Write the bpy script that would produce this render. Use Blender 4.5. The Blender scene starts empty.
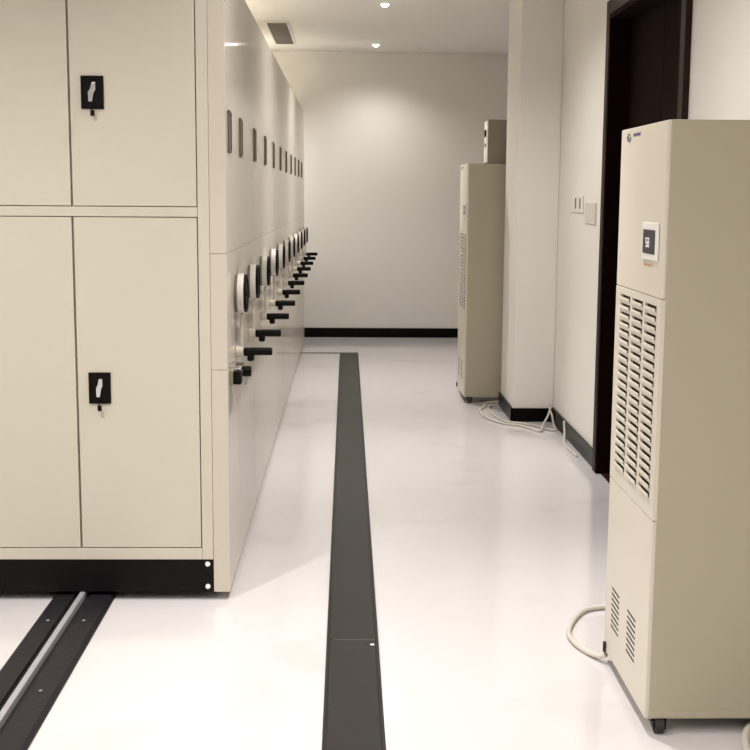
import bpy, bmesh, math, random
from mathutils import Vector, Matrix
random.seed(4)
C = bpy.context.scene.collection
PI = math.pi

# ---------------------------------------------------------------- materials
def mat(name, col, rough=0.5, metal=0.0, coat=0.0, bump=0.0, bscale=40.0, var=0.0, vscale=3.0,
        emit=None, estr=0.0, spec=0.5, coat_rough=0.1):
    m = bpy.data.materials.new(name); m.use_nodes = True
    nt = m.node_tree; b = nt.nodes['Principled BSDF']
    b.inputs['Base Color'].default_value = (*col, 1)
    b.inputs['Roughness'].default_value = rough
    b.inputs['Metallic'].default_value = metal
    b.inputs['Specular IOR Level'].default_value = spec
    if coat:
        b.inputs['Coat Weight'].default_value = coat
        b.inputs['Coat Roughness'].default_value = coat_rough
    tc = nt.nodes.new('ShaderNodeTexCoord')
    if var:
        n = nt.nodes.new('ShaderNodeTexNoise'); n.inputs['Scale'].default_value = vscale
        n.inputs['Detail'].default_value = 4
        nt.links.new(tc.outputs['Object'], n.inputs['Vector'])
        r = nt.nodes.new('ShaderNodeMix'); r.data_type = 'RGBA'
        r.inputs['A'].default_value = (*[c * (1 - var) for c in col], 1)
        r.inputs['B'].default_value = (*[min(1, c * (1 + var)) for c in col], 1)
        nt.links.new(n.outputs['Fac'], r.inputs['Factor'])
        nt.links.new(r.outputs['Result'], b.inputs['Base Color'])
    if bump:
        n2 = nt.nodes.new('ShaderNodeTexNoise'); n2.inputs['Scale'].default_value = bscale
        nt.links.new(tc.outputs['Object'], n2.inputs['Vector'])
        bp = nt.nodes.new('ShaderNodeBump'); bp.inputs['Strength'].default_value = bump
        bp.inputs['Distance'].default_value = 0.002
        nt.links.new(n2.outputs['Fac'], bp.inputs['Height'])
        nt.links.new(bp.outputs['Normal'], b.inputs['Normal'])
    if emit:
        b.inputs['Emission Color'].default_value = (*emit, 1)
        b.inputs['Emission Strength'].default_value = estr
    return m

M = {}
M['wall'] = mat('wall_paint', (.80, .775, .73), .75, bump=.15, bscale=60, var=.015, vscale=1.2)
M['ceil'] = mat('ceiling_paint', (.84, .815, .78), .8, bump=.1, bscale=60)
M['shell'] = mat('cabinet_paint', (.585, .55, .455), .38, bump=.05, bscale=250)
M['panel'] = mat('gloss_panel_paint', (.57, .52, .435), .5, coat=.5, coat_rough=.06)
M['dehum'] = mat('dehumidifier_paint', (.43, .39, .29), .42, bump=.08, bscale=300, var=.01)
M['dfront'] = mat('dehumidifier_lit_front_paint', (.66, .615, .52), .35, bump=.05, bscale=300)  # lighter than the housing: light on the front partly put into its colour
M['black'] = mat('black_painted_steel', (.006, .004, .005), .45, var=.2, vscale=6, spec=.12)
M['plastic'] = mat('black_plastic', (.004, .003, .002), .5, spec=.12)
M['rubber'] = mat('black_rubber', (.02, .018, .017), .6)
M['skirt'] = mat('black_glazed_baseboard', (.002, .0015, .0015), .3, spec=.1)
M['chrome'] = mat('chrome', (.75, .75, .78), .2, metal=1.0)
M['silver'] = mat('polished_rail_steel', (.42, .42, .45), .45, metal=.3)
M['white'] = mat('white_plastic', (.84, .82, .78), .35, coat=.2)
M['wood'] = mat('dark_brown_door_wood', (.008, .0015, .001), .75, var=.3, vscale=5, spec=.05)
M['woodtrim'] = mat('dark_brown_casing_wood', (.020, .008, .005), .5, var=.2, vscale=5, spec=.15)
M['holder'] = mat('brown_tinted_label_holder', (.13, .105, .075), .35)
M['track'] = mat('charcoal_track', (.011, .009, .012), .5, bump=.6, bscale=70, var=.6, vscale=40, spec=.3)
M['cover'] = mat('dark_grey_cover_plate', (.012, .010, .0085), .45, bump=.25, bscale=120, var=.2, vscale=5, spec=.3)
M['cover_edge'] = mat('near_black_cover_edge', (.009, .007, .007), .45, spec=.3)
M['vent'] = mat('grey_brown_vent_metal', (.12, .10, .08), .5)
M['ventdark'] = mat('dark_duct', (.03, .026, .022), .8)
M['cable'] = mat('off_white_cable', (.62, .59, .52), .45)
M['hose'] = mat('pale_hose', (.62, .58, .50), .45)
M['screen'] = mat('dark_grey_display', (.022, .022, .03), .3, spec=.3)
M['digit'] = mat('lit_display_digit', (.8, .8, .8), .4, emit=(1, .97, .92), estr=.12)
M['orange'] = mat('orange_print', (.55, .25, .08), .5)
M['purple'] = mat('purple_print', (.10, .05, .22), .5)
M['green'] = mat('green_print', (.25, .55, .10), .5)
M['boxgrey'] = mat('greyish_beige_plastic', (.25, .225, .17), .5)
M['lamp'] = mat('glowing_downlight_lens', (1, 1, 1), .5, emit=(1.0, .93, .82), estr=14)
M['wheel'] = mat('cream_wheel_plastic', (.64, .62, .57), .25, coat=.4)
M['plate'] = mat('cream_switch_plastic', (.66, .64, .565), .5)
M['joint'] = mat('dark_floor_joint', (.06, .05, .045), .6)

# floor: glossy off-white sheet flooring, with faint scuffs of its own
def floor_mat():
    m = bpy.data.materials.new('glossy_white_floor'); m.use_nodes = True
    nt = m.node_tree; b = nt.nodes['Principled BSDF']
    tc = nt.nodes.new('ShaderNodeTexCoord')
    n = nt.nodes.new('ShaderNodeTexNoise'); n.inputs['Scale'].default_value = 2.2; n.inputs['Detail'].default_value = 6
    nt.links.new(tc.outputs['Object'], n.inputs['Vector'])
    cr = nt.nodes.new('ShaderNodeValToRGB')
    cr.color_ramp.elements[0].position = .30; cr.color_ramp.elements[0].color = (.605, .58, .575, 1)
    cr.color_ramp.elements[1].position = .42; cr.color_ramp.elements[1].color = (.66, .635, .637, 1)
    nt.links.new(n.outputs['Fac'], cr.inputs['Fac'])
    nt.links.new(cr.outputs['Color'], b.inputs['Base Color'])
    n3 = nt.nodes.new('ShaderNodeTexNoise'); n3.inputs['Scale'].default_value = 5
    nt.links.new(tc.outputs['Object'], n3.inputs['Vector'])
    mr = nt.nodes.new('ShaderNodeMapRange')
    mr.inputs['To Min'].default_value = .10; mr.inputs['To Max'].default_value = .14
    nt.links.new(n3.outputs['Fac'], mr.inputs['Value'])
    nt.links.new(mr.outputs['Result'], b.inputs['Roughness'])
    b.inputs['Specular IOR Level'].default_value = .75
    return m
M['floor'] = floor_mat()

# ---------------------------------------------------------------- mesh helpers
class MB:
    """collects shapes with one or several materials, links them as ONE mesh object"""
    def __init__(s): s.bm = bmesh.new(); s.mats = []
    def _mi(s, m):
        if m is None: return 0
        if m not in s.mats: s.mats.append(m)
        return s.mats.index(m)
    def _add(s, tmp, m):
        mi = s._mi(m)
        for f in tmp.faces: f.material_index = mi
        me = bpy.data.meshes.new('t'); tmp.to_mesh(me); tmp.free()
        s.bm.from_mesh(me); bpy.data.meshes.remove(me)
    def box(s, x0, x1, y0, y1, z0, z1, m=None, bev=0.0, seg=2):
        t = bmesh.new(); bmesh.ops.create_cube(t, size=1)
        for v in t.verts:
            v.co = Vector(((x0 + x1) / 2 + v.co.x * (x1 - x0), (y0 + y1) / 2 + v.co.y * (y1 - y0), (z0 + z1) / 2 + v.co.z * (z1 - z0)))
        if bev: bmesh.ops.bevel(t, geom=t.edges[:], offset=bev, segments=seg, profile=.5, affect='EDGES')
        s._add(t, m); return s
    def cyl(s, c, axis, r, h, m=None, n=24, bev=0.0, r2=None):
        """cylinder starting at c along axis for h"""
        t = bmesh.new()
        bmesh.ops.create_cone(t, cap_ends=True, segments=n, radius1=r, radius2=r if r2 is None else r2, depth=h)
        if bev:
            es = [e for e in t.edges if abs(abs(e.verts[0].co.z) - h / 2) < 1e-6 and abs(e.verts[0].co.z - e.verts[1].co.z) < 1e-6]
            bmesh.ops.bevel(t, geom=es, offset=bev, segments=2, profile=.5, affect='EDGES')
        a = Vector(axis).normalized(); q = Vector((0, 0, 1)).rotation_difference(a)
        mtx = Matrix.Translation(Vector(c) + a * h / 2) @ q.to_matrix().to_4x4()
        bmesh.ops.transform(t, matrix=mtx, verts=t.verts)
        s._add(t, m); return s
    def ring(s, c, axis, r0, r1, h, m=None, n=32, a0=0, a1=2 * PI):
        t = bmesh.new(); L = []
        full = abs(a1 - a0 - 2 * PI) < 1e-6
        k = n if full else n + 1
        for i in range(k):
            a = a0 + (a1 - a0) * i / n
            L.append([t.verts.new((r * math.cos(a), r * math.sin(a), z)) for r, z in ((r0, 0), (r1, 0), (r1, h), (r0, h))])
        for i in range(n):
            A, B = L[i], L[(i + 1) % k]
            for j in range(4): t.faces.new((A[j], A[(j + 1) % 4], B[(j + 1) % 4], B[j]))
        if not full:
            t.faces.new(L[0][::-1]); t.faces.new(L[-1])
        a = Vector(axis).normalized(); q = Vector((0, 0, 1)).rotation_difference(a)
        bmesh.ops.transform(t, matrix=Matrix.Translation(Vector(c)) @ q.to_matrix().to_4x4(), verts=t.verts)
        bmesh.ops.recalc_face_normals(t, faces=t.faces)
        s._add(t, m); return s
    def prism(s, pts, axis, a0, a1, m=None, bev=0.0):
        """pts: 2-D outline in the two other axes, extruded along axis from a0 to a1"""
        t = bmesh.new()
        def mk(p, a):
            if axis == 'y': return (p[0], a, p[1])
            if axis == 'x': return (a, p[0], p[1])
            return (p[0], p[1], a)
        A = [t.verts.new(mk(p, a0)) for p in pts]; B = [t.verts.new(mk(p, a1)) for p in pts]
        t.faces.new(A); t.faces.new(B[::-1]); n = len(pts)
        for i in range(n): t.faces.new((A[i], B[i], B[(i + 1) % n], A[(i + 1) % n]))
        bmesh.ops.recalc_face_normals(t, faces=t.faces)
        if bev: bmesh.ops.bevel(t, geom=t.edges[:], offset=bev, segments=2, profile=.5, affect='EDGES')
        s._add(t, m); return s
    def tube(s, pts, r, m=None, n=10, sub=8):
        P = [Vector(p) for p in pts]; path = []
        for i in range(len(P) - 1):
            p0 = P[max(i - 1, 0)]; p1 = P[i]; p2 = P[i + 1]; p3 = P[min(i + 2, len(P) - 1)]
            for k in range(sub):
                u = k / sub
                path.append(.5 * ((2 * p1) + (p2 - p0) * u + (2 * p0 - 5 * p1 + 4 * p2 - p3) * u * u + (3 * p1 - p0 - 3 * p2 + p3) * u ** 3))
        path.append(P[-1])
        t = bmesh.new(); rings = []; ref = Vector((0, 0, 1))
        for i, p in enumerate(path):
            d = (path[min(i + 1, len(path) - 1)] - path[max(i - 1, 0)]).normalized()
            if abs(d.dot(ref)) > .98: ref = Vector((1, 0, 0))
            a = d.cross(ref).normalized(); b = d.cross(a); ref = -b if b.dot(ref) < 0 else b
            rings.append([t.verts.new(p + r * (math.cos(2 * PI * k / n) * a + math.sin(2 * PI * k / n) * b)) for k in range(n)])
        for i in range(len(rings) - 1):
            for k in range(n): t.faces.new((rings[i][k], rings[i][(k + 1) % n], rings[i + 1][(k + 1) % n], rings[i + 1][k]))
        t.faces.new(rings[0][::-1]); t.faces.new(rings[-1])
        bmesh.ops.recalc_face_normals(t, faces=t.faces)
        s._add(t, m); return s
    def build(s, name, material=None, parent=None, origin=None, smooth=True):
        me = bpy.data.meshes.new(name)
        if origin is not None: bmesh.ops.translate(s.bm, verts=s.bm.verts, vec=-Vector(origin))
        s.bm.to_mesh(me); s.bm.free()
        if s.mats:
            for m in s.mats: me.materials.append(m)
        if material is not None and not s.mats: me.materials.append(material)
        if smooth:
            for p in me.polygons: p.use_smooth = True
            me.set_sharp_from_angle(angle=math.radians(35))
        o = bpy.data.objects.new(name, me); C.objects.link(o)
        if origin is not None: o.location = origin
        if smooth:
            wn = o.modifiers.new('weighted_normals', 'WEIGHTED_NORMAL'); wn.keep_sharp = True; wn.weight = 100
        if parent: o.parent = parent
        return o

def tag(o, label=None, cat=None, group=None, kind=None):
    if label: o['label'] = label
    if cat: o['category'] = cat
    if group: o['group'] = group
    if kind: o['kind'] = kind
    return o
def empty(name, loc=(0, 0, 0), rz=0):
    o = bpy.data.objects.new(name, None); C.objects.link(o); o.location = loc; o.rotation_euler = (0, 0, rz)
    o.empty_display_size = .1
    return o
def copy_tree(o, parent=None):
    c = o.copy(); C.objects.link(c)
    if parent: c.parent = parent
    for ch in [x for x in bpy.data.objects if x.parent == o]: copy_tree(ch, c)
    return c
def box(*a, **k): return MB().box(*a, **k)

# ---------------------------------------------------------------- the room
XA = 2.3
XR, XL, YB, YF, ZC = 1.385, -2.95, 13.05, -2.2, 2.94
DY0, DY1, DZ = 5.18, 6.60, 2.43      # doorway in the right wall
S = dict(kind='structure')
tag(box(XL, XA, YF, YB, -.12, 0, bev=0).build('floor', M['floor']), 'glossy off-white floor with faint scuffs', **S)
tag(box(XL, XA, YF, YB, ZC, ZC + .1).build('ceiling', M['ceil']), 'plain off-white ceiling', **S)
tag(box(XL, XA, YB, YB + .1, 0, ZC).build('wall_back', M['wall']), 'plain off-white wall at the end of the aisle', **S)
tag(box(XL, XR, YF - .1, YF, 0, ZC).build('wall_front', M['wall']), 'plain wall behind the viewer', **S)
tag(box(XL - .1, XL, YF, YB, 0, ZC).build('wall_left', M['wall']), 'plain wall behind the shelving', **S)
w = MB()
w.box(XR, XR + .14, YF, DY0, 0, ZC); w.box(XR, XR + .14, DY1, 8.80, 0, ZC); w.box(XA, XA + .1, 8.66, YB, 0, ZC); w.box(XR + .14, XA, 8.66, 8.80, 0, ZC); w.box(XR, XR + .14, DY0, DY1, DZ, ZC)
tag(w.build('wall_right', M['wall']), 'off-white right wall with a dark doorway', **S)
# pier standing out from the right wall
CX, CY0, CY1 = 1.114, 8.15, 8.80
tag(box(CX, XR - .001, CY0, CY1, 0, ZC - .001, bev=.004).build('wall_pier', M['wall']), 'off-white square pier standing out from the right wall', **S)
# baseboards
tag(box(XL + .02, XA - .02, YB - .015, YB - .0005, .0005, .10, bev=.003).build('baseboard_back', M['skirt']), 'black glazed baseboard along the back wall', **S)
b = MB(); b.box(XR - .015, XR - .0005, DY1 + .085, CY0 - .016, .0005, .10, bev=.003)
b.box(XA - .015, XA - .0005, CY1 + .016, YB - .02, .0005, .10, bev=.003)
b.box(XR - .015, XR - .0005, YF + .01, DY0 - .085, .0005, .10, bev=.003)
tag(b.build('baseboard_right', M['skirt']), 'black baseboard along the right wall', **S)
b = MB(); b.box(CX - .015, XR - .016, CY0 - .015, CY0 - .0005, .0005, .092, bev=.003)
b.box(CX - .015, CX - .0005, CY0 - .015, CY1 + .015, .0005, .092, bev=.003)
b.box(CX - .015, XA - .016, CY1 + .0005, CY1 + .015, .0005, .092, bev=.003)
tag(b.build('baseboard_pier', M['skirt']), 'black baseboard around the foot of the pier', **S)
# joint line across the floor at the end of the long strip
tag(box(-.56, -.068, 11.70, 11.735, .0003, .004).build('trim_1', M['joint']), 'thin dark joint line across the floor at the strip end', **S)

# door
d = tag(empty('door_1', (XR, (DY0 + DY1) / 2, 0)), 'dark brown door set back in its casing behind the dehumidifier', **S)
def at_door(mb, name, m): return mb.build(name, m, d, origin=None)
off = Vector((XR, (DY0 + DY1) / 2, 0))
def dbuild(mb, name, m):
    bmesh.ops.translate(mb.bm, verts=mb.bm.verts, vec=-off)
    return mb.build(name, m, d)
f = MB()
CW = .075
f.box(XR - .028, XR - .0005, DY1 + .001, DY1 + CW, .001, DZ + CW, bev=.004)
f.box(XR - .028, XR - .0005, DY0 - CW, DY0 - .001, .001, DZ + CW, bev=.004)
f.box(XR - .028, XR - .0005, DY0 + .0, DY1 - .0, DZ + .001, DZ + CW, bev=.004)
dbuild(f, 'door_casing', M['woodtrim'])
f = MB()
f.box(XR - .026, XR + .139, DY1 - .022, DY1 - .0005, .001, DZ - .001, bev=.002)
f.box(XR - .026, XR + .139, DY0 + .0005, DY0 + .022, .001, DZ - .001, bev=.002)
f.box(XR - .026, XR + .139, DY0 + .022, DY1 - .022, DZ - .024, DZ - .001, bev=.002)
dbuild(f, 'door_jamb', M['wood'])
ym = (DY0 + DY1) / 2
for y0, y1, hy in ((DY0 + .024, ym - .002, ym - .09), (ym + .002, DY1 - .024, ym + .09)):
    f = MB(); f.box(XR + .085, XR + .125, y0, y1, .008, DZ - .027, bev=.002)
    leaf = dbuild(f, 'door_leaf', M['wood'])
    h = MB(); h.cyl((XR + .085, hy, 1.03), (-1, 0, 0), .012, .05, bev=.002)
    h.box(XR + .028, XR + .042, min(hy, hy + (.11 if hy > ym else -.11)), max(hy, hy + (.11 if hy > ym else -.11)), 1.02, 1.04, bev=.005)
    bmesh.ops.translate(h.bm, verts=h.bm.verts, vec=-off)
    h.build('door_handle', M['chrome'], leaf)
f = MB(); f.box(XR + .001, XR + .139, DY0 + .023, DY1 - .023, .0003, .006, bev=.001); dbuild(f, 'threshold', M['woodtrim'])
# closes the space behind the door so no light leaks in
tag(box(XR + .14, XR + .2, DY0 - .1, DY1 + .1, 0, DZ + .1).build('wall_beyond_door', M['wall']), 'wall surface closing the doorway behind the door', **S)

# ---------------------------------------------------------------- mobile shelving row
SX0, SX1, PX = -2.36, -.49, -.43      # carcass left / right, face of the end panels
ZB0, ZB1, ZT = .031, .156, 2.30
Z_A, Z_B = .865, 1.285                # seams of the end panel
bounds = [4.462, 4.998] + [5.0 + .755 * k for k in range(1, 11)]
WZ = 1.118
ordinal = ['nearest', 'second', 'third', 'fourth', 'fifth', 'sixth', 'seventh', 'eighth', 'ninth', 'tenth', 'farthest']
GRP = 'mobile shelving units in a row on floor tracks'

def end_parts(root, L, wy, ly, first):
    """the aisle side of a unit, in local coordinates: y from 0 to L"""
    g = .0016
    e = MB(); e.box(SX1 + .0005, PX, g, L - g, Z_B + .0006, ZT, bev=.0015); e.build('upper_end_panel', M['panel'], root)
    e = MB(); e.box(SX1 + .0005, PX, g, L - g, Z_A + .0006, Z_B - .0006, bev=.0012); e.build('control_panel', M['panel'], root)
    e = MB(); e.box(SX1 + .0005, PX, g, L - g, ZB0, Z_A - .0006, bev=.0015); e.build('lower_end_panel', M['panel'], root)
    # label holder: bevelled frame with a card slot
    e = MB(); y0, y1, z0, z1 = ly - .05, ly + .05, 1.645, 1.795
    e.box(PX + .0003, PX + .003, y0, y1, z0, z1, bev=.001)
    for a in ((y0, y0 + .008, z0, z1), (y1 - .008, y1, z0, z1), (y0, y1, z0, z0 + .008), (y0, y1, z1 - .008, z1)):
        e.box(PX + .002, PX + .007, *a, bev=.0015)
    h = e.build('label_holder', M['holder'], root)
    # handwheel: pale drum, dark dial face, hub
    e = MB(); e.cyl((PX + .0110, wy, WZ), (1, 0, 0), .077, .0255, n=48, bev=.004); wh = e.build('handwheel', M['wheel'], root)
    e = MB(); e.cyl((PX + .0003, wy, WZ), (1, 0, 0), .074, .0105, n=48); e.build('wheel_shade_disc', M['holder'], wh)  # brown disc stands in for the shadow between drum and panel
    e = MB(); e.cyl((PX + .0365, wy, WZ), (1, 0, 0), .074, .006, n=48, bev=.002)
    e.ring((PX + .042, wy, WZ), (1, 0, 0), .062, .072, .005)
    e.build('dial_face', M['plastic'], wh)
    e = MB(); e.cyl((PX + .0427, wy, WZ), (1, 0, 0), .012, .004, n=24, bev=.001); e.build('hub_cap', M['plastic'], wh)
    # crank: pale arm down from the drum, black folding grip
    GZ = .892
    e = MB(); e.cyl((PX + .0003, wy, GZ), (1, 0, 0), .022, .03, bev=.003); e.box(PX + .018, PX + .030, wy - .012, wy + .012, GZ, WZ - .0775, bev=.004)
    cr = e.build('crank_arm', M['panel'], root)
    e = MB(); e.cyl((PX + .034, wy, GZ), (1, 0, 0), .0145, .108, n=20, bev=.003)
    e.cyl((PX + .055, wy, GZ), (1, 0, 0), .0155, .083, n=20, bev=.003)
    e.box(PX + .0305, PX + .050, wy - .014, wy + .014, GZ - .018, GZ + .014, bev=.006)
    e.box(PX + .044, PX + .072, wy - .014, wy + .014, GZ - .038, GZ + .006, bev=.008)
    e.build('crank_grip', M['plastic'], cr)

def plinth(root, L):
    e = MB(); e.box(SX0, SX1 - .0005, .004, L - .004, ZB0, ZB1 - .0005, bev=.002)
    return e.build('plinth', M['black'], root)

def carcass(L, recess):
    """steel body; the nearest one has its front closed by doors, so its front plane sits back"""
    e = MB(); e.box(SX0, SX1 - .0005, recess, L - .002, ZB1, ZT, bev=.002)
    return e

# nearest unit --------------------------------------------------
u0 = tag(empty('mobile_shelving_unit', (0, bounds[0], 0)),
         'nearest cream steel shelving unit, with latched doors facing the viewer', 'cabinet', GRP)
L0 = bounds[1] - bounds[0]
carcass(L0, .020).build('body', M['shell'], u0)
pl = plinth(u0, L0)
for z in (.052, .138):
    e = MB(); e.cyl((-.512, .0042, z), (0, -1, 0), .0095, .004, bev=.001, n=16); e.build('bolt', M['white'], pl)
end_parts(u0, L0, .335, .135, True)
# face frame of stiles and rails
stiles = [(-.531, -.4905), (-1.433, -1.415 + .0), (SX0, -2.32)]
fr = MB()
for x0, x1 in stiles: fr.box(x0, x1, 0, .0195, ZB1, ZT - .0005, bev=.0015)
for z0, z1 in ((ZB1, .199), (1.4155, 1.4495), (2.262, ZT - .0005)):
    fr.box(-1.4145, -.5315, .0002, .0195, z0, z1, bev=.0015)
    fr.box(-2.3195, -1.4335, .0002, .0195, z0, z1, bev=.0015)
fr.build('face_frame', M['shell'], u0)
def door_leaf(x0, x1, z0, z1, latch):
    g = .003
    e = MB(); e.box(x0 + g, x1 - g, .001, .0195, z0 + g, z1 - g, bev=.0025)
    dr = e.build('cabinet_door', M['shell'], u0)
    if latch:
        lx, lz, tilt = latch
        # black recessed latch plate
        p = MB()
        p.box(lx - .0395, lx + .0395, -.002, .0008, lz - .056, lz + .058, bev=.001)
        for a in ((-.0395, -.032, -.056, .058), (.032, .0395, -.056, .058), (-.032, .032, -.056, -.048), (-.032, .032, .050, .058)):
            p.box(lx + a[0], lx + a[1], -.006, -.001, lz + a[2], lz + a[3], bev=.001)
        lp = p.build('latch_plate', M['plastic'], dr)
        h = MB()   # chrome paddle handle, slightly crooked
        s = .004 * tilt
        h.prism([(lx - .004 + s, lz + .036), (lx + .009 + s, lz + .036), (lx + .009 + s, lz + .010), (lx + .006, lz - .002),
                 (lx + .004 - s, lz - .031), (lx - .009 - s, lz - .031), (lx - .010 - s, lz + .002), (lx - .007, lz + .012)], 'y', -.011, -.003, bev=.0015)
        h.build('latch_handle', M['chrome'], lp)
        k = MB(); k.cyl((lx - .001, -.003, lz - .044), (0, -1, 0), .010, .006, bev=.001, n=20)
        k.build('lock_cylinder', M['black'], lp)
        k = MB(); k.box(lx - .003, lx - .0005, -.020, -.0095, lz - .048, lz - .040, bev=.0005)
        k.ring((lx - .002, -.018, lz - .058), (1, 0, 0), .004, .009, .002, n=16)
        k.box(lx - .0085 + .003 * tilt, lx + .0065 + .003 * tilt, -.021, -.016, lz - .081, lz - .061, bev=.002)
        k.build('key', M['black'], lp)
    return dr
XM = -.9755
for z0, z1, lz, tl in ((1.4495, 2.262, 1.845, 1), (.199, 1.4155, .797, .6)):
    door_leaf(XM + .0005, -.5315, z0, z1, (-.893, lz, tl))
    door_leaf(-1.4145, XM - .0005, z0, z1, None)
    door_leaf(-1.876, -1.4335, z0, z1, (-1.79, lz, tl))
    door_leaf(-2.3195, -1.877, z0, z1, None)
# lock box and turn knob under the crank, only on the nearest unit
e = MB(); e.box(PX + .0003, PX + .012, .070, .145, .797, .852, bev=.002); lb = e.build('lock_base', M['boxgrey'], u0)
e = MB(); e.box(PX + .0125, PX + .042, .075, .140, .800, .849, bev=.004); e.build('lock_body', M['plastic'], lb)
e = MB(); e.cyl((PX + .0003, .43, .800), (1, 0, 0), .016, .012, n=24, bev=.002); kb = e.build('knob_base', M['chrome'], u0)
e = MB(); e.cyl((PX + .0125, .43, .800), (1, 0, 0), .021, .040, n=28, bev=.005); e.build('turn_knob', M['plastic'], kb)
e = MB(); e.ring((PX + .030, .43, .771), (0, 1, 0), .004, .008, .002, n=16); e.box(PX + .0265, PX + .0335, .429, .432, .745, .764, bev=.0008); e.build('key', M['silver'], kb)
e = MB(); e.box(PX + .0003, PX + .030, .33, .40, .838, .842, bev=.001); e.build('catch_plate', M['holder'], u0)

# one plain unit, then copies
LN = .755
u1 = tag(empty('mobile_shelving_unit', (0, bounds[1], 0)), '', 'cabinet', GRP)
carcass(LN, .002).build('body', M['shell'], u1); plinth(u1, LN); end_parts(u1, LN, .44, .085, False)
def unit_label(i):
    if i == 10: return 'farthest cream shelving unit, last of the row, next to the back wall'
    return '%s cream shelving unit from the front, pressed tight in the long row' % ordinal[i]
u1['label'] = unit_label(1)
for i in range(2, 11):
    c = copy_tree(u1); c.location = (0, 5.0 + .755 * (i - 1), 0); c['label'] = unit_label(i)
    for ch in [x for x in bpy.data.objects if x.parent == c]:
        k = max(0, i - 3) / 7
        if ch.name.startswith('handwheel'): ch.location.z -= .018 * k
        if ch.name.startswith('crank_arm'): ch.location.z += .022 * k

# ---------------------------------------------------------------- floor tracks
# exposed track that carries the row: low charcoal channel with a bright rail
TY0, TY1 = 2.4, 12.75
t = tag(empty('floor_track', (-.975, TY0, 0)), 'charcoal floor track with bright steel rail running under the shelving', 'floor track')
o = Vector((-.975, TY0, 0))
e = MB()
prof = [(-.113, .0004), (-.113, .006), (-.100, .017), (-.036, .017), (-.034, .006), (.024, .006), (.026, .017), (.100, .017), (.113, .006), (.113, .0004)]
e.prism([(x, z) for x, z in prof], 'y', 0, TY1 - TY0)
e.build('track_bed', M['track'], t)
e = MB(); e.prism([(-.012, .0064), (-.012, .028), (-.010, .0305), (.006, .0305), (.008, .028), (.008, .0064)], 'y', .001, TY1 - TY0 - .001)
e.build('rail', M['silver'], t)
for k in range(5):
    y = .55 + .62 * k + (.3 if k > 2 else 0)
    for x in (-.066, .060):
        e = MB(); e.cyl((x, y, .0172), (0, 0, 1), .0055, .0022, n=14, bev=.0006); e.build('screw', M['silver'], t)

# long cover strip in the aisle
SY0, SYM, SY1 = 2.2, 4.03, 11.73
t = tag(empty('floor_cover_strip', (.024, SY0, 0)), 'long dark grey cover strip on the floor down the middle of the aisle', 'floor strip')
e = MB()
for x0, x1 in ((-.0875, -.0775), (.0775, .0875)): e.box(x0, x1, 0, SY1 - SY0, .0003, .0085, bev=.001)
e.build('edge_trim', M['cover_edge'], t)
cp = MB(); cp.box(-.077, .077, .001, SYM - SY0 - .003, .0003, .0065, bev=.0008); p1 = cp.build('cover_plate', M['cover'], t)
cp = MB(); cp.box(-.077, .077, SYM - SY0 + .001, SY1 - SY0 - .001, .0003, .0065, bev=.0008); cp.build('cover_plate', M['cover'], t)
e = MB(); e.box(-.0655, .0765, SYM - SY0 - .0028, SYM - SY0 + .0008, .0003, .0068); e.build('joint_strip', M['vent'], t)
e = MB(); e.cyl((.066, SYM - SY0 - .052, .0067), (0, 0, 1), .0075, .002, n=16, bev=.0006); e.build('screw', M['white'], p1)
e = MB(); e.cyl((.045, SYM - SY0 - .045, .0067), (0, 0, 1), .0060, .0008, n=16); e.build('screw_hole', M['cover_edge'], p1)

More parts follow.
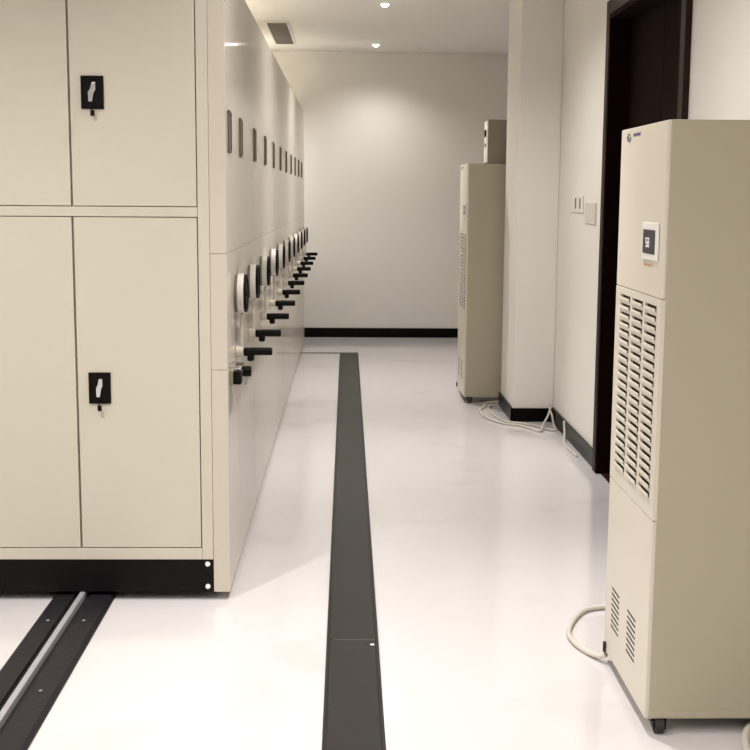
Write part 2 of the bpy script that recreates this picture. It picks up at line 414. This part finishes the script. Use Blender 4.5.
# ---------------------------------------------------------------- dehumidifiers
def make_dehumidifier():
    """front (louvred side) faces -X at local x=0, near edge y=0, width .56, depth .46"""
    W, D, H, Z0 = .560, .46, 1.70, .043
    r = empty('dehumidifier')
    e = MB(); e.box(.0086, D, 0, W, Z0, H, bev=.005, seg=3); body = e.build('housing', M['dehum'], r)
    # lower edge fold on the side
    e = MB(); e.box(.02, D - .01, -.0022, .004, Z0 + .004, Z0 + .022, bev=.001); e.build('bottom_fold', M['dehum'], body)
    # upper front panel
    ZU0, ZG1, ZG0, ZS = 1.225, 1.225, .645, .615
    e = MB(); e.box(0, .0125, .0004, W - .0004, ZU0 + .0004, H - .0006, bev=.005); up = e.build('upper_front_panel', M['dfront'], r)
    # louvre grille: bars, rails, slats sloping up and outward, dark behind
    g = MB()
    y0, y1 = .0004, W - .0004
    cols = [(.048, .178), (.206, .336), (.364, .494)]
    edges = [y0, cols[0][0], cols[0][1], cols[1][0], cols[1][1], cols[2][0], cols[2][1], y1]
    for a, b2 in ((0, 1), (2, 3), (4, 5), (6, 7)):
        g.box(0, .012, edges[a], edges[b2], ZG0 + .0151, ZG1 - .0221, bev=.0004)
    g.box(0, .0122, y0, y1, ZG1 - .022, ZG1 - .0002, bev=.001); g.box(0, .0122, y0, y1, ZS + .001, ZG0 + .015, bev=.001)
    n = 21; z0 = ZG0 + .015; pitch = (ZG1 - .022 - z0) / n
    for c in cols:
        for k in range(n):
            z = z0 + k * pitch
            g.prism([(.0105, z - .001), (.0010, z - .001), (-.0065, z + pitch * .50), (-.0055, z + pitch * .74), (-.003, z + pitch * .74), (-.003, z + pitch * .5)], 'y', c[0] - .001, c[1] - .010)
            g.box(.001, .0105, c[1] - .0105, c[1] + .001, z - .001, z + pitch * .36)
    gr = g.build('louvre_grille', M['dfront'], r)
    e = MB(); e.box(.0076, .0085, .03, W - .04, ZG0 + .002, ZG1 - .01); e.build('louvre_shade_backing', M['ventdark'], gr)  # dark sheet painted as the shaded inside behind the slats
    # lower front panel with two groups of slanted slots
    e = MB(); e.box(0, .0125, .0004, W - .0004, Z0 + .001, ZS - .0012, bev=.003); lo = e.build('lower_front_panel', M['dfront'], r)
    for yc in (.20, .415):
        v = MB()
        for k in range(8):
            z = .150 + k * .0175
            v.box(-.0006, .002, yc - .052, yc + .052, z, z + .0065, bev=.0004)
        v.build('vent_slots', M['ventdark'], lo)
    # control display
    e = MB(); e.box(-.006, -.0002, .044, .222, 1.324, 1.428, bev=.003); dp = e.build('display_bezel', M['white'], up)
    e = MB(); e.box(-.0075, -.0062, .070, .205, 1.342, 1.408, bev=.0005); sc = e.build('display_screen', M['screen'], dp)
    e = MB()
    def seg7(yc, zc, w, h, segs):
        # y decreases to the right when seen from the front (-X side): mirror handled by symmetric digit
        th = .0032; x0, x1 = -.0084, -.0076
        S7 = {'a': (yc - w, yc + w, zc + h - th, zc + h), 'g': (yc - w, yc + w, zc - th / 2, zc + th / 2), 'd': (yc - w, yc + w, zc - h, zc - h + th),
              'f': (yc + w - th, yc + w, zc, zc + h), 'b': (yc - w, yc - w + th, zc, zc + h), 'e': (yc + w - th, yc + w, zc - h, zc), 'c': (yc - w, yc - w + th, zc - h, zc)}
        for k in segs: e.box(x0, x1, *S7[k])
    seg7(.160, 1.373, .0085, .013, 'acdfg'); seg7(.137, 1.373, .0085, .013, 'abcdefg')
    e.build('display_digits', M['digit'], sc)
    e = MB()
    for z in (1.366, 1.383, 1.398): e.box(-.0084, -.0076, .188, .196, z, z + .004)
    e.build('indicator_lights', M['orange'], sc)
    e = MB()
    for k in range(6): e.box(-.0008, .0004, .115 + k * .017, .125 + k * .017, 1.306 + (k % 2) * .001, 1.312, bev=0)
    e.build('panel_print', M['orange'], up)
    # maker's mark at the far top corner: ring with green leaf and small lettering
    e = MB(); e.ring((-.0005, .412, 1.668), (-1, 0, 0), .008, .0125, .0008, a0=-.3, a1=4.2); 
    e.ring((-.0005, .412, 1.668), (-1, 0, 0), .003, .0055, .0008, a0=1, a1=5)
    mk = e.build('maker_ring', M['purple'], up)
    e = MB(); e.ring((-.0005, .413, 1.667), (-1, 0, 0), .0078, .0130, .0009, a0=4.3, a1=5.9)
    e.build('maker_leaf', M['green'], mk)
    e = MB(); yy = .388
    for wd in (.0065, .006, .006, .0055, .0065):     # five small blocky letters
        e.box(-.0009, .0002, yy - .0014, yy, 1.668, 1.677); e.box(-.0009, .0002, yy - wd, yy - wd + .0014, 1.668, 1.677)
        e.box(-.0009, .0002, yy - wd, yy, 1.675, 1.677)
        yy -= wd + .0024
    e.build('maker_lettering', M['purple'], mk)
    mk.scale.y = 2.2; mk.location.y = .45 - 2.2 * .412; mk.location.z = .004
    # casters
    for x, y in ((.042, .008), (.042, W - .04), (D - .05, .04), (D - .05, W - .04)):
        e = MB(); e.box(x - .022, x + .022, max(y, .023) - .022, y + .022, Z0 - .006, Z0 + .0005, bev=.001)
        e.box(x - .018, x - .014, y - .016, y + .016, .016, Z0 - .004, bev=.001); e.box(x + .014, x + .018, y - .016, y + .016, .016, Z0 - .004, bev=.001)
        ca = e.build('caster', M['black'], r)
        e = MB(); e.cyl((x - .0135, y, .0225), (1, 0, 0), .0220, .027, n=24, bev=.003); e.build('caster_wheel', M['rubber'], ca)
    # drain spigot at the far lower front corner
    e = MB(); e.cyl((.004, W - .030, .062), (-1, 0, 0), .010, .012, n=16, bev=.001); e.cyl((-.004, W - .030, .040), (0, 0, 1), .006, .034, n=12, bev=.001)
    e.build('drain_spigot', M['rubber'], r)
    return r
D1 = make_dehumidifier(); D1.location = (.842, 3.295, 0)
tag(D1, 'tall beige dehumidifier nearest the viewer at right, lit display on its louvred front', 'dehumidifier', 'tall dehumidifiers along the right wall')
D2 = copy_tree(D1); D2.location = (.854, 8.885, 0); D2.scale = (1, 1, 1.012)
tag(D2, 'tall beige dehumidifier far down the aisle, half hidden behind the white pier', 'dehumidifier', 'tall dehumidifiers along the right wall')

# small box on top of the far dehumidifier
bx = tag(empty('sensor_box', (1.02, 8.92, 1.7208)), 'small beige box with a black round port on top of the far dehumidifier', 'box')
e = MB(); e.box(-.02, .26, 0, .22, 0, .308, bev=.008); hb = e.build('box_housing', M['boxgrey'], bx)
e = MB(); e.box(-.026, -.0205, .008, .212, .010, .300, bev=.004); fp = e.build('front_plate', M['white'], bx)
e = MB(); e.cyl((-.0265, .10, .215), (-1, 0, 0), .026, .010, n=24, bev=.003); e.build('round_port', M['plastic'], fp)
e = MB(); e.cyl((-.0265, .10, .130), (-1, 0, 0), .013, .006, n=20, bev=.002); e.build('small_port', M['holder'], fp)

# wall switch on the right wall, just past the door
s = tag(empty('wall_switch', (XR, 7.46, 1.45)), 'off-white wall switch plate with two dark slots beside the door', 'switch')
e = MB(); e.box(-.010, -.0005, -.17, .20, -.05, .05, bev=.003); e.build('switch_plate', M['wall'], s)
for y in (-.10, .04):
    e = MB(); e.box(-.0115, -.0102, y - .018, y + .018, -.028, .035, bev=.0005); e.build('slot', M['vent'], s)
s = tag(empty('wall_plate', (XR, 7.06, 1.40)), 'plain greenish beige plate on the right wall, between switch and dark door', 'wall plate')
e = MB(); e.box(-.008, -.0005, -.15, .15, -.06, .06, bev=.003); e.box(-.0095, -.0078, -.12, .12, -.035, .035, bev=.0008); e.build('plate', M['plate'], s)

# ---------------------------------------------------------------- cables
def cable(name, pts, r, m, label, cat, plug=None):
    e = MB(); e.tube(pts, r); ob = e.build(name, m); tag(ob, label, cat)
    return ob
z = .0085
cable('power_cable', [(1.22, 8.865, .022), (1.02, 8.866, z), (.985, 8.70, z), (.935, 8.52, z), (.945, 8.27, z), (1.03, 8.05, z), (1.15, 7.95, z), (1.235, 7.77, z),
                      (1.28, 7.90, .03), (1.325, 8.01, .06), (1.356, 8.105, .095), (1.358, 8.11, .125)], .007, M['cable'],
      'off-white cable looping from the far dehumidifier round the pier base', 'cable')
cable('power_cable', [(1.04, 8.74, z), (1.00, 8.60, z), (1.005, 8.38, z), (1.055, 8.13, z), (1.16, 8.04, z), (1.24, 7.95, z), (1.285, 7.85, z), (1.345, 7.80, z), (1.356, 7.95, .02), (1.355, 8.00, .06), (1.352, 8.05, .085)],
      .0065, M['cable'], 'thinner off-white cable hugging the pier base and ending in the wall corner', 'cable')
cable('power_cable', [(1.362, 7.60, .105), (1.358, 7.55, .04), (1.335, 7.42, z), (1.325, 7.20, z), (1.335, 7.00, z)],
      .007, M['cable'], 'short off-white cable lying along the right wall baseboard before the door', 'cable')
cable('drain_hose', [(1.02, 4.36, .011), (.93, 4.345, .011), (.865, 4.31, .011), (.805, 4.20, .011), (.768, 4.08, .011), (.772, 3.98, .011), (.800, 3.895, .011), (.826, 3.845, .018), (.844, 3.825, .030)],
      .0085, M['hose'], 'pale hose curving on the floor beside the near dehumidifier front', 'hose')
cable('drain_hose', [(1.26, 3.40, .012), (1.19, 3.355, .012), (1.135, 3.29, .012), (1.10, 3.20, .012), (1.09, 3.10, .012), (1.12, 3.0, .012), (1.2, 2.93, .012), (1.30, 2.90, .012)],
      .0115, M['hose'], 'pale hose loop on the floor at the bottom right corner, under the near dehumidifier', 'hose')

# ---------------------------------------------------------------- ceiling fittings
v = tag(empty('ceiling_vent', (-.605, 11.60, ZC)), 'grey louvred air vent in the ceiling above the shelving row', 'vent')
e = MB()
W2, L2 = .105, .78
for a in ((-W2, W2, -L2, -L2 + .03), (-W2, W2, L2 - .03, L2), (-W2, -W2 + .02, -L2, L2), (W2 - .02, W2, -L2, L2)):
    e.box(a[0], a[1], a[2], a[3], -.010, -.0005, bev=.002)
e.build('vent_frame', M['ceil'], v)
e = MB(); e.box(-W2 + .02, W2 - .02, -L2 + .03, L2 - .03, -.002, -.0006); e.build('duct_opening', M['ventdark'], v)
e = MB()
n = 30
for k in range(n):
    y = -L2 + .045 + (2 * L2 - .09) * k / (n - 1)
    e.prism([(y - .012, -.0022), (y - .009, -.0022), (y + .012, -.0095), (y + .009, -.0095)], 'x', -W2 + .021, W2 - .021)
e.build('vent_blades', M['vent'], v)

sd = tag(empty('ceiling_sensor', (.72, 12.63, ZC)), 'thin flat grey disc on the ceiling near the back wall', 'sensor')
e = MB(); e.cyl((0, 0, -.0004), (0, 0, -1), .055, .004, n=32, bev=.001); e.build('disc', M['ceil'], sd)
e = MB(); e.cyl((0, 0, -.0046), (0, 0, -1), .020, .003, n=24, bev=.001); e.build('sensor_head', M['plate'], sd)

def downlight(x, y, power, label, beam=.9, spill=.62, group='recessed downlights'):
    r = tag(empty('downlight', (x, y, ZC)), label, 'ceiling light', group)
    e = MB(); e.ring((0, 0, -.0003), (0, 0, -1), .030, .040, .005, n=36); e.build('trim_ring', M['white'], r)
    e = MB()
    for k in range(5):
        a0_, a1_ = k * PI / 10, (k + 1) * PI / 10
        e.cyl((0, 0, -.0004 - .022 * math.sin(a0_)), (0, 0, -1), .029 * math.cos(a0_), .022 * (math.sin(a1_) - math.sin(a0_)), n=32, r2=max(.0005, .029 * math.cos(a1_)))
    e.build('lens', M['lamp'], r)
    for nm, kk, bm in (('beam', beam, 68), ('spill', spill, 140)):
        ld = bpy.data.lights.new('downlight_' + nm, 'SPOT'); ld.energy = power * kk; ld.color = (1.0, .962, .93)
        ld.spot_size = math.radians(bm); ld.spot_blend = 1.0; ld.shadow_soft_size = .05
        lo = bpy.data.objects.new(nm, ld); C.objects.link(lo); lo.location = (0, 0, -.06); lo.parent = r
P = 95
downlight(.277, 12.39, P, 'glowing round downlight nearest the back wall', .10, .28)
downlight(.286, 9.79, P, 'glowing round downlight at the top edge, before the one by the back wall', .55, .8)
for y, p in ((6.9, P), (4.2, P), (1.6, P * .7), (-1.0, P * .7)):
    downlight(.28, y, p, 'round downlight over the aisle, out of the picture above')
for x, y, p in ((-1.35, 2.9, P * 1.0), (-1.35, .4, P * 1.4), (-1.7, 9.79, P), (-1.5, 12.39, P), (-1.7, 7.19, P * .8)):
    downlight(x, y, p, 'round downlight on the left side of the room, out of the picture', .2, 1.2)

# dim ambient
wd = bpy.data.worlds.new('world'); bpy.context.scene.world = wd; wd.use_nodes = True
wd.node_tree.nodes['Background'].inputs[0].default_value = (.5, .47, .43, 1)
wd.node_tree.nodes['Background'].inputs[1].default_value = .2

# ---------------------------------------------------------------- camera
cd = bpy.data.cameras.new('camera'); cam = bpy.data.objects.new('camera', cd); C.objects.link(cam)
cd.sensor_width = 36; cd.sensor_fit = 'HORIZONTAL'; cd.lens = 1240 / 750 * 36; cd.clip_start = .05; cd.clip_end = 100
R_ = Vector((.9997275, -.02233829, .00677749)); U_ = Vector((-.00348169, .14440108, .98951312)); F_ = Vector((.02308271, .98926707, -.14428396))
mt = Matrix((( R_.x, U_.x, -F_.x, 0), (R_.y, U_.y, -F_.y, 0), (R_.z, U_.z, -F_.z, 1.5), (0, 0, 0, 1)))
cam.matrix_world = mt
bpy.context.scene.camera = cam

sc_ = bpy.context.scene
sc_.view_settings.view_transform = 'Standard'; sc_.view_settings.look = 'None'
sc_.view_settings.gamma = 1; sc_.view_settings.use_curve_mapping = False
sc_.view_settings.exposure = 0.9
